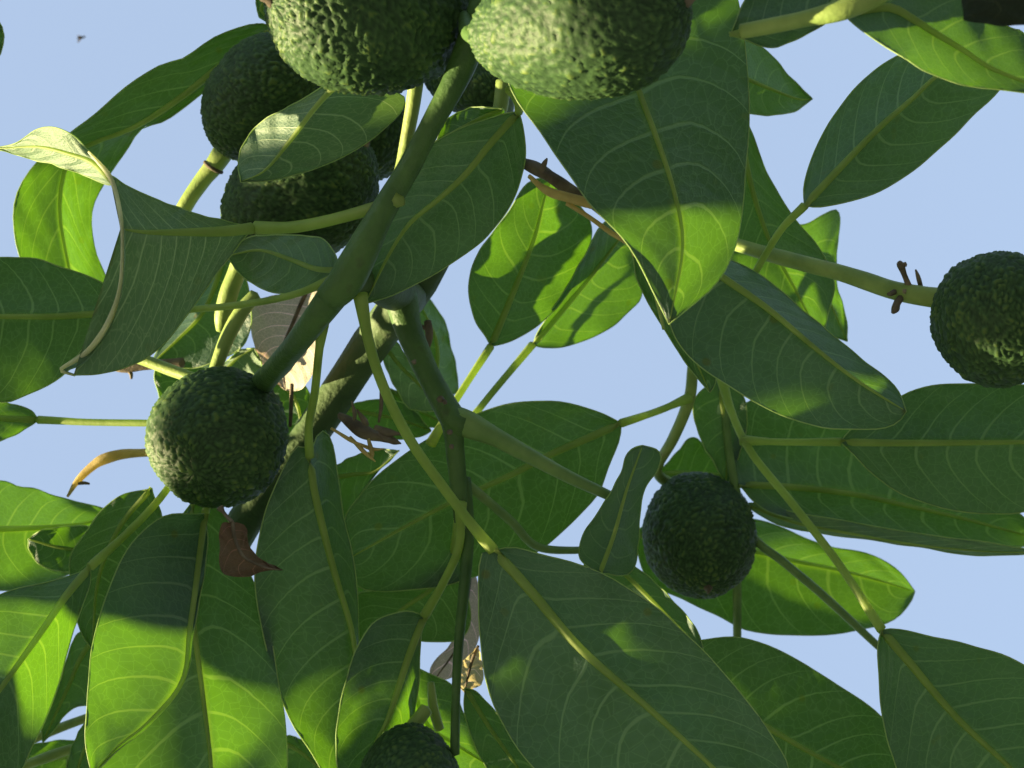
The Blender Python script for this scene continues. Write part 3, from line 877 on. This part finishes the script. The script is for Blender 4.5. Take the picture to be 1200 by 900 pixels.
# long dark leaf right of the round fruit
leaf([(363, 535), (366, 565), (378, 618), (394, 678), (413, 743), (418, 810), (402, 930)], [(350, 520), (323, 567), (302, 635), (299, 690), (313, 765), (335, 832), (362, 878), (385, 915)],
     [(375, 503), (387, 512), (394, 545), (401, 595), (411, 640), (419, 692), (421, 760), (428, 840), (420, 900)], (.785, .79, .795, .80), e=(-.012, .025), bulge=.08, r=4.6, veins=8,
     pet=[(378, 380, .705), (373, 420, .725), (369, 460, .755), (362, 500, .775)], open_base=False, label='long dark hanging leaf right of the round fruit')
leaf([(497, 722), (478, 772), (455, 842), (440, 872), (424, 930)], [(478, 716), (445, 724), (422, 752), (404, 800), (395, 860), (398, 910)],
     [(492, 765), (490, 810), (480, 860), (460, 915)], (.785, .78, .775), e=(-.012, .02), bulge=.07, r=5, veins=7, pet=[(540, 590, .76), (538, 640, .77), (520, 682, .78)])
leaf([(728, 496), (690, 513), (640, 535), (600, 556), (530, 588), (470, 620), (408, 655)], [(700, 482), (650, 470), (600, 473), (545, 490), (500, 515), (450, 550), (420, 583), (404, 610)],
     [(724, 520), (712, 550), (698, 583), (660, 622), (625, 650), (560, 674), (500, 689), (424, 690)], (.84, .83, .82, .815), e=(.01, .02), bulge=.06, r=4.4, veins=7, ns=44,
     pet=[(808, 466, .872), (770, 482, .86)], label='broad dark leaf crossing behind the forked twig')
leaf([(530, 655), (505, 690), (470, 715), (420, 760)], [(505, 665), (450, 690), (416, 700)], [(545, 672), (548, 742), (500, 752), (470, 745)], (.845, .84), bulge=.08, r=3.5, veins=6,
     pet=[(537, 560, .775), (535, 610, .80)])
# big leaf lower centre
leaf([(578, 645), (600, 668), (630, 702), (680, 760), (760, 830), (838, 902), (900, 965)], [(600, 641), (640, 651), (690, 665), (735, 688), (790, 730), (850, 790), (900, 855), (925, 910)],
     [(564, 650), (561, 690), (562, 740), (570, 800), (590, 850), (620, 895), (680, 945), (790, 985)], (.735, .725, .715, .70, .69), e=(.012, -.008), bulge=.10, r=6.2, veins=7, ns=46,
     pet=[(422, 345, .69), (432, 400, .70), (450, 455, .71), (480, 515, .72), (520, 572, .73), (555, 618, .735)], label='largest leaf in the lower centre with a long midrib and stalk')
leaf([(790, 790), (850, 825), (900, 853), (950, 882), (1000, 908), (1070, 945)], [(800, 758), (825, 750), (870, 748), (920, 765), (980, 802), (1030, 836), (1065, 890)],
     [(810, 840), (880, 915), (960, 960)], (.84, .83, .82), e=(.01, -.01), bulge=.10, r=4.4, veins=7)
leaf([(1033, 738), (1062, 772), (1120, 840), (1186, 902), (1260, 975)], [(1050, 737), (1090, 745), (1150, 760), (1205, 782), (1270, 850)],
     [(1029, 760), (1030, 800), (1034, 840), (1046, 885), (1065, 930), (1150, 985)], (.77, .76, .75), e=(.012, -.006), bulge=.10, r=5, veins=7,
     pet=[(845, 440, .84), (856, 480, .83), (880, 530, .815), (930, 592, .80), (985, 664, .785)], label='dark leaf at the lower right corner on a long slanting stalk')
leaf([(985, 518), (1040, 519), (1100, 519), (1200, 518), (1330, 515)], [(1000, 500), (1040, 475), (1070, 458), (1105, 450), (1150, 450), (1210, 452), (1280, 470)],
     [(998, 530), (1018, 552), (1050, 575), (1100, 595), (1150, 602), (1205, 598), (1280, 565)], (.80, .795, .79), e=(.012, .015), bulge=.08, r=4.2, veins=7,
     pet=[(868, 516, .82), (920, 518, .81)], label='dark leaf at the right edge under the outer fruit')
leaf([(866, 568), (930, 571), (1000, 579), (1060, 592), (1130, 608), (1230, 635)], [(850, 530), (870, 475), (940, 455), (1020, 480), (1100, 540), (1180, 590)],
     [(885, 590), (915, 605), (960, 613), (1050, 630), (1130, 646), (1190, 642)], (.89, .91, .93), e=(.015, -.01), bulge=.08, r=4, veins=7, label='lit leaf behind the slanting stalks at the right')
leaf([(872, 590), (930, 612), (1000, 626), (1070, 638), (1150, 646), (1230, 648)], [(890, 590), (930, 600), (1000, 612), (1080, 626), (1160, 636)],
     [(890, 604), (930, 620), (1000, 630), (1070, 640), (1130, 650), (1180, 650)], (.90, .865, .835), bulge=.0, r=1.6, veins=8, mat='leaf_pale', e=(.0, .010), label='pale curled leaf edge')
leaf([(848, 440), (846, 470), (852, 515), (851, 568)], [(825, 455), (812, 475), (818, 507), (832, 535)], [(870, 460), (875, 500), (862, 545)], (.895, .90), bulge=.1, r=3, veins=5)
leaf([(768, 556), (800, 554), (840, 556), (880, 562)], [(785, 540), (812, 512), (835, 530)], [(790, 575), (830, 590)], (.96, .95), bulge=.08, r=3, veins=5)
leaf([(703, 672), (720, 625), (735, 572), (753, 522)], [(680, 655), (683, 628), (702, 598), (726, 558), (736, 530)], [(738, 672), (748, 640), (750, 600), (757, 570), (772, 548), (772, 528)],
     (.772, .77, .768), bulge=.12, r=2.5, veins=5, e=(.01, .02), label='small dark leaf standing beside the hanging fruit')
leaf([(740, 625), (800, 635), (880, 645), (930, 657), (980, 667), (1030, 680), (1072, 693)], [(790, 600), (880, 608), (920, 620), (960, 637), (1020, 650), (1052, 668)],
     [(760, 680), (800, 702), (835, 718), (880, 740), (950, 745), (1000, 740), (1045, 728), (1064, 710)], (.94, .96, .98), e=(.015, -.015), bulge=.08, r=3.6, veins=7, label='bright leaf lit through behind the hanging fruit')
leaf([(700, 640), (740, 680), (780, 720), (825, 765)], [(735, 660), (765, 680), (788, 703), (814, 733)], [(680, 680), (720, 740), (790, 775)], (.83, .82), bulge=.08, r=3, veins=5)
# right of the big dark leaf
leaf([(868, 130), (876, 200), (900, 278), (935, 345), (962, 398)], [(850, 180), (845, 260), (870, 340), (930, 400)], [(883, 160), (900, 205), (925, 248), (960, 290), (977, 327), (975, 352)],
     (.84, .85, .86), e=(-.01, .015), bulge=.08, r=3.5, veins=7)
leaf([(915, 255), (945, 300), (968, 345), (993, 400)], [(900, 300), (930, 350), (965, 388)], [(940, 264), (982, 247), (980, 300), (981, 335), (992, 375)], (.92, .915, .91), e=(-.02, .025), bulge=.05, r=2.5, veins=6)
leaf([(850, 78), (870, 90), (905, 105), (935, 116), (952, 116)], [(862, 40), (880, 45), (905, 66), (928, 92)], [(858, 125), (880, 133), (905, 135), (932, 130)], (.84, .885), e=(.01, -.005), bulge=.1, r=2.5, veins=5)
leaf([(943, 241), (985, 196), (1030, 150), (1070, 115), (1100, 87), (1150, 55), (1195, 35)], [(943, 215), (954, 180), (980, 130), (1010, 95), (1042, 71), (1090, 50), (1140, 35)],
     [(960, 243), (985, 238), (1030, 225), (1070, 200), (1110, 166), (1145, 131), (1172, 105), (1200, 70)], (.74, .76, .785), e=(.02, .005), bulge=.10, r=4.2, veins=7,
     pet=[(870, 345, .775), (887, 316, .765), (915, 270, .75)], label='upright leaf against the sky at the upper right')
# pair of leaves in the middle
leaf([(575, 406), (600, 346), (625, 282), (638, 232), (648, 205)], [(556, 372), (549, 340), (556, 305), (576, 275), (600, 242), (618, 215)],
     [(605, 397), (640, 373), (676, 330), (692, 286), (691, 258), (668, 228)], (.86, .86, .86), e=(-.015, .03), bulge=.07, r=4, veins=6, pet=[(505, 520, .82), (535, 468, .84)])
leaf([(624, 404), (660, 362), (695, 320), (722, 285), (745, 255)], [(632, 385), (655, 350), (685, 300), (700, 270), (722, 250)],
     [(640, 408), (665, 405), (706, 390), (740, 362), (753, 345), (747, 300)], (.89, .89, .885), e=(-.02, .035), bulge=.07, r=4, veins=6, pet=[(540, 510, .84), (565, 475, .86)])
leaf([(505, 465), (512, 430), (510, 395), (490, 352)], [(480, 440), (475, 390), (480, 360)], [(533, 462), (536, 440), (530, 410), (520, 376), (502, 350)], (.96, .95), e=(-.02, .025), bulge=.08, r=3, veins=5)
# odds and ends of foliage round the dead bud
leaf([(445, 398), (470, 430), (495, 455), (514, 482)], [(460, 396), (485, 432), (502, 452)], [(452, 430), (466, 458), (482, 480)], (.87, .865), bulge=.08, r=2.4, veins=4, mat='leaf_pale')
leaf([(400, 478), (440, 486), (470, 492), (505, 505)], [(420, 472), (450, 468), (480, 476)], [(420, 510), (450, 515), (490, 512)], (.89, .885), bulge=.08, r=2.6, veins=5)
leaf([(455, 455), (490, 480), (520, 495), (545, 500)], [(480, 462), (515, 472), (530, 485)], [(470, 480), (500, 500)], (.90, .89), bulge=.08, r=2, veins=4)
leaf([(390, 560), (415, 556), (440, 552), (468, 528)], [(395, 545), (420, 533), (445, 527)], [(392, 590), (404, 608), (435, 562)], (.86, .855), bulge=.08, r=2.6, veins=5)
leaf([(380, 600), (420, 640), (470, 710), (500, 745)], [(400, 600), (450, 660), (495, 715)], [(395, 680), (430, 740), (470, 760)], (.89, .88), bulge=.08, r=2.6, veins=5)
# behind the round fruit
leaf([(262, 300), (252, 335), (235, 370), (208, 398), (178, 426)], [(240, 320), (215, 355), (190, 395)], [(285, 320), (295, 365), (285, 405), (240, 428), (205, 430)], (.88, .875, .87), e=(.02, -.01), bulge=.08, r=3, veins=6)
leaf([(310, 432), (270, 442), (225, 455), (190, 480)], [(270, 425), (215, 430), (182, 432)], [(290, 470), (240, 490), (205, 490)], (.90, .895), bulge=.08, r=3, veins=5)
leaf([(258, 440), (278, 420), (298, 408)], [(262, 428), (280, 411)], [(285, 436), (306, 440), (306, 425)], (.86, .855), bulge=.1, r=2, veins=3, mat='leaf_pale')
leaf([(312, 440), (340, 460), (352, 490), (350, 530)], [(330, 440), (360, 455), (368, 490)], [(315, 470), (322, 500), (335, 525)], (.90, .90), bulge=.08, r=2.6, veins=4)
leaf([(360, 340), (345, 375), (330, 415), (335, 458)], [(330, 345), (302, 352), (293, 378), (300, 412), (315, 440)], [(380, 345), (385, 380), (375, 420), (355, 455)], (.87, .865), e=(.01, -.02), bulge=.10, r=2.6, veins=7, mat='dead_grey',
     label='grey brown dead leaf behind the forked twig', rip=2.5)
leaf([(310, 0), (306, 12), (318, 26)], [(301, -6), (301, 10), (306, 22)], [(325, -5), (325, 15)], (.84, .84), bulge=.05, r=1.6, veins=2)
leaf([(-30, 10), (-10, 40), (-5, 70)], [(-10, 10), (4, 38), (2, 60)], [(-40, 40), (-20, 75)], (.84, .84), bulge=.05, r=1.6, veins=2)
leaf([(585, -30), (555, -5), (530, 20)], [(560, -35), (530, -15), (520, 10)], [(590, 0), (575, 18), (550, 22)], (.72, .72), bulge=.08, r=2, veins=3)
# lower middle
leaf([(478, 775), (498, 845), (540, 876), (585, 905), (620, 940)], [(500, 788), (530, 803), (541, 830), (560, 868), (590, 905)], [(478, 830), (500, 880), (545, 920)], (.83, .83, .82), e=(.02, -.02), bulge=.06, r=3, veins=5,
     label='small leaf with a sunlit lower edge at the bottom')
leaf([(545, 806), (572, 850), (600, 890), (640, 950)], [(560, 812), (590, 845), (625, 890)], [(545, 840), (560, 880), (590, 930)], (.80, .79), bulge=.08, r=2.5, veins=4)
leaf([(552, 660), (548, 700), (540, 750), (507, 800)], [(540, 680), (535, 740), (506, 780)], [(562, 690), (562, 745), (535, 790)], (.87, .865), bulge=.08, r=2, veins=4, mat='dead_grey', rip=2)
leaf([(560, 756), (552, 778), (544, 812)], [(550, 768), (537, 780), (536, 800)], [(566, 780), (565, 801), (556, 806)], (.81, .805), bulge=.1, r=1.8, veins=3, mat='dead_straw', rip=2, label='straw coloured dead scrap of leaf')
leaf([(330, 870), (350, 880), (380, 905)], [(340, 862), (365, 875)], [(328, 890), (350, 915)], (.90, .90), bulge=.1, r=2.5, veins=3)
# rust coloured dead leaf hooked under the round fruit
leaf([(272, 612), (275, 632), (285, 652), (298, 660), (314, 666), (332, 668)], [(288, 617), (291, 635), (298, 648), (312, 658)], [(259, 615), (257, 645), (262, 672), (290, 676), (310, 669)], (.735, .73, .735), e=(.012, -.015), bulge=.2, r=2.2, veins=5,
     mat='dead_rust', rip=3, label='rust brown dead leaf hooked under the round fruit', pet=[(258, 595, .74), (264, 603, .738)])

# ------------------------------------------------------------------ fruits
avocado((548, 22, .695), (316, 0, .645), 99, .10, 'large warty avocado at the top left half lit by the sun', [(560, 40, .675, 9), (552, 28, .69, 11), (535, 20, .69, 12)], 1)
avocado((553, 50, .622), (806, 0, .580), 93, .20, 'large warty avocado at the top centre beside the green twig', [(545, 20, .66, 8), (548, 35, .645, 10), (556, 44, .632, 10), (562, 49, .626, 8)], 2, stalk_mat='twig')
avocado((258, 170, .835), (365, 60, .80), 67, .03, 'dark avocado with a jointed green stalk standing against the sky at the upper left',
        [(190, 300, .845, 9), (215, 245, .84, 9.5), (236, 213, .838, 10), (252, 193, .836, 11.5), (262, 178, .834, 12.5), (272, 165, .83, 12)], 3, ring=(250, 196, .836, 12))
avocado((276, 290, .83), (428, 168, .80), 77, .06, 'avocado under the pale young leaf above the twisted leaf', [(258, 388, .84, 5), (261, 372, .838, 10), (268, 345, .836, 11.5), (278, 318, .834, 11), (288, 290, .83, 11)], 4)
avocado((470, 190, .86), (380, 118, .83), 60, .05, 'dark avocado mostly hidden behind the pale young leaf', None, 5)
avocado((500, 70, .84), (592, 116, .80), 39, .05, 'small dark avocado behind the green twig between the two top fruits', None, 6)
avocado((283, 468, .825), (229, 555, .755), 81, .08, 'round avocado in full view hanging from the forked green twig at the left', [(396, 338, .688, 19), (365, 380, .70, 15.5), (335, 418, .735, 14), (305, 452, .79, 14), (285, 474, .82, 16)], 7, stalk_mat='twig', scar=False)
f7 = avocado((1108, 350, .765), (1236, 398, .715), 79, .05, 'avocado at the right edge on a long stalk with dried flower stubs',
        [(842, 280, .83, 8), (870, 289, .822, 8), (915, 302, .81, 9), (985, 320, .795, 10), (1040, 338, .78, 11), (1075, 346, .772, 12), (1114, 351, .765, 13)], 8)
avocado((809, 567, .925), (830, 689, .865), 66, .03, 'dark avocado hanging alone below the right leaves', [(812, 425, .87, 6), (808, 466, .875, 7), (790, 512, .89, 6.5), (770, 550, .91, 6), (785, 566, .925, 7), (800, 566, .925, 8)], 9)
avocado((478, 858, .78), (482, 993, .72), 61, .05, 'avocado cut by the bottom edge under the dark leaf', [(500, 830, .785, 8), (485, 850, .782, 9), (480, 862, .778, 9)], 10)
# stubs of the flower stalk on the right hand fruit's stem
fst = [c for c in f7.children if c.name.startswith('stalk')][0]
for q in ([(1066, 338, 0.774, 4), (1060, 322, 0.770, 3.5), (1056, 311, 0.767, 5), (1053, 308, 0.766, 3)], [(1080, 340, 0.778, 3), (1076, 325, 0.774, 2.5), (1073, 316, 0.772, 1)],
          [(1058, 346, 0.774, 4), (1051, 355, 0.770, 4.5), (1049, 362, 0.768, 5), (1046, 367, 0.767, 2)], [(1056, 311, 0.767, 3), (1062, 310, 0.766, 3.5)], [(1048, 342, 0.772, 3.5), (1042, 345, 0.768, 3)],
          [(1060, 340, 0.766, 3), (1060, 343, 0.765, 2.5)], [(1078, 347, 0.770, 3), (1079, 350, 0.769, 2.5)]):
    s_ = stem('flower_stub', q, 'dry_twig', tree, seg=7, wob=0.4)
    s_.parent = fst
    s_.matrix_parent_inverse = fst.matrix_world.inverted()

# leaf scars (small dark knots) on the forked twig
for (x, y, z, rr) in [(485, 423, .765, 3), (516, 467, .758, 5), (521, 470, .757, 3), (527, 505, .757, 3.5), (529, 522, .757, 3)]:
    v, f = tube_geo([P(x, y, z), P(x + 1, y + 3, z - .001)], [rr * z / F_PX, rr * .7 * z / F_PX], 8, wob=.4)
    mesh_obj('leaf_scar', v, f, M['dry_twig'], tree)

# ------------------------------------------------------------------ small fly against the sky
fly = bpy.data.objects.new('fly', None)
COL.objects.link(fly)
fc = P(95, 44, 1.4)
fly.location = fc
fly['label'] = 'tiny dark fly in the blue sky at the upper left'
fly['category'] = 'fly'
bpy.context.view_layer.update()
ax_ = (CR * .95 + CU * .2).normalized()
v, f = tube_geo([fc - ax_ * .004, fc - ax_ * .002, fc, fc + ax_ * .0016, fc + ax_ * .0026, fc + ax_ * .0038], [.0004, .0013, .0012, .0013, .0008, .0011], 8)
mesh_obj('body', v, f, M['dry_twig'], fly)
for sg in (-1, 1):
    b_ = (CU * sg * .8 + CF * .5).normalized()
    pts = [fc + ax_ * .001, fc + b_ * .002 - ax_ * .0005, fc + b_ * .0042 - ax_ * .0035, fc + b_ * .003 - ax_ * .0045, fc - ax_ * .001]
    off_ = CF * 0.0001
    mesh_obj('wing', pts + [p + off_ for p in pts], [(0, 1, 2, 3, 4), (9, 8, 7, 6, 5)] + [(i, (i + 1) % 5, (i + 1) % 5 + 5, i + 5) for i in range(5)], M['dead_grey'], fly, uvs=[(0, 0)] * 10)

# ------------------------------------------------------------------ unseen leaves added round the frame, placed and cleared to shape sun and shade
SUN_SPOTS = [  # (x, y, depth, clear radius m): places kept clear of added leaves so the sun reaches them
    (350, 40, .61, .034), (400, 85, .63, .026), (420, 40, .615, .030), (600, 50, .605, .028),
    (820, 310, .64, .014), (70, 250, .86, .022), (85, 300, .865, .018), (60, 165, .705, .016),
    (700, 340, .90, .022), (905, 100, .86, .02), (970, 350, .90, .015),
    (40, 600, .87, .026), (170, 800, .725, .024), (258, 840, .74, .018), (1030, 690, .965, .02), (960, 690, .955, .022),
    (485, 130, .77, .01), (255, 410, .80, .01), (265, 350, .83, .01), (920, 306, .80, .014), (875, 294, .81, .012), (960, 316, .79, .012), (887, 316, .795, .012),
    (550, 870, .82, .012), (522, 400, .915, .012), (345, 500, .79, .012), 
    (555, 785, .81, .012), (355, 380, .865, .012), (30, 730, .70, .012), (120, 540, .86, .012), (1090, 60, .595, .02), (790, 340, .625, .010)]
SHADE = [(830, 680, .865), (795, 660, .87), (820, 600, .85), (440, 780, .79), (465, 745, .788), (1060, 190, .76), (1100, 160, .77), (480, 870, .74), (830, 60, .68), (850, 120, .67), (800, 120, .67), (720, 130, .67), (660, 130, .65), (760, 200, .648), (710, 180, .65), (740, 240, .64), (790, 255, .642), (740, 270, .642), (400, 740, .79), (655, 700, .72), (640, 740, .718), (700, 760, .71), (760, 790, .705), (700, 720, .715), (820, 860, .70), (1030, 465, .715), (1180, 410, .69), (1165, 440, .70), (420, 820, .79), (1150, 420, .75), (1140, 350, .74), (1050, 160, .765), (1000, 150, .75), (700, 60, .69), (750, 20, .70), (370, 300, .76), (230, 310, .70), (180, 300, .69), (190, 640, .77), (255, 140, .82), (270, 215, .82), (268, 240, .82), (250, 120, .82), (180, 500, .76), (190, 540, .76), (260, 110, .80), (200, 380, .70), (260, 290, .71), (50, 350, .78), (60, 420, .78), (200, 110, .835), (140, 130, .84), (260, 120, .80), (285, 240, .79), (330, 300, .72), (360, 610, .77), (370, 720, .77), (440, 800, .74), (650, 760, .71), (750, 830, .70), (600, 750, .71), (280, 500, .75), (200, 520, .75), (470, 620, .82), (570, 570, .82), (820, 630, .88), (1140, 370, .82), (900, 420, .72), (1100, 550, .79), (900, 800, .82), (1120, 820, .75)]  # points the added leaves keep out of the sun
spots = [(P(x, y, z), r) for x, y, z, r in SUN_SPOTS]
rngc = random.Random(5)
leaf_shape = []
for i in range(8):
    s = i / 7
    w = math.sin(math.pi * s ** 0.85) * 0.5
    leaf_shape.append([(s, -w), (s, 0), (s, w)])

def in_view(p, pad):
    q = p - EYE
    z = q.dot(CF)
    if z < 0.03:
        return False
    x, y = 600 + q.dot(CR) / z * F_PX, 450 - q.dot(CU) / z * F_PX
    return -pad < x < 1200 + pad and -pad < y < 900 + pad

cv, cf, cu = [], [], []
made = tries = 0
while made < SHADE_LEAVES and tries < 40000:
    tries += 1
    forced = tries <= 22 * len(SHADE)
    z = rngc.uniform(0.25, 1.7)
    mode = rngc.random()
    if mode < 0.80:                     # towards the sun
        c = P(rngc.uniform(-50, 1250), rngc.uniform(-50, 950), rngc.uniform(.56, 1.0)) + SUN * rngc.uniform(0.7, 3.2)
        c += V((rngc.gauss(0, .05), rngc.gauss(0, .05), rngc.gauss(0, .05)))
    else:
        an = rngc.uniform(0, 2 * math.pi)
        rad = rngc.uniform(0.36, 1.3) * (0.55 + 0.45 * z)
        c = EYE + CF * z + CR * (math.cos(an) * rad) + CU * (math.sin(an) * rad)
    if forced:                          # blocker leaf added on the sun ray of a SHADE point
        c = P(*SHADE[tries % len(SHADE)])
        while in_view(c, 190):
            c = c + SUN * 0.02
        c += SUN * rngc.uniform(0.3, 1.8)
    if (c - EYE).length < 0.3:
        continue
    ln = rngc.uniform(.05, .10) if forced and tries > 6 * len(SHADE) else rngc.uniform(.14, .21)
    wd = ln * rngc.uniform(.38, .48)
    ax = V((rngc.gauss(0, 1), rngc.gauss(0, 1), rngc.gauss(0, .6) - .5)).normalized()
    nn = V((rngc.gauss(0, 1), rngc.gauss(0, 1), rngc.gauss(0, 1) + .8))
    nn = (nn - ax * nn.dot(ax)).normalized()
    if forced:
        nn = (SUN + V((rngc.gauss(0, .3), rngc.gauss(0, .3), rngc.gauss(0, .3)))).normalized()
        ax = (ax - nn * ax.dot(nn)).normalized()
    sd = ax.cross(nn)
    curve = rngc.uniform(.02, .10) * ln / .2
    vs_ = []
    for row in leaf_shape:
        for (s, w) in row:
            vs_.append(c + ax * ((s - .5) * ln) + sd * (w * wd) + nn * (curve * (s - .5) ** 2 * -4 + abs(w) * wd * .25))
    if any(in_view(p, 45) for p in vs_):
        continue
    if c.z < 0.9:
        continue
    chk = vs_ + [(vs_[i] + vs_[i + 4]) * .5 for i in range(len(vs_) - 4)]
    hit = False
    for p0, rr in spots:
        for p in chk:
            q = p - p0
            t = q.dot(SUN)
            if t > 0 and (q - SUN * t).length < rr + .009:
                hit = True
                break
        if hit:
            break
    if hit:
        continue
    b = len(cv)
    cv += vs_
    cu += [(s, w + made * .37) for row in leaf_shape for (s, w) in row]
    for i in range(7):
        for j in range(2):
            a = b + i * 3 + j
            cf.append((a, a + 1, a + 4, a + 3))
    made += 1
shade_crown = mesh_obj('shade_foliage', cv, cf, M['leaf'], tree, cu)
shade_crown.data.attributes.new('across', 'FLOAT', 'POINT').data.foreach_set('value', [2.0] * len(cv))
shade_crown['kind'] = 'stuff'
print('crown leaves', made, 'tries', tries)
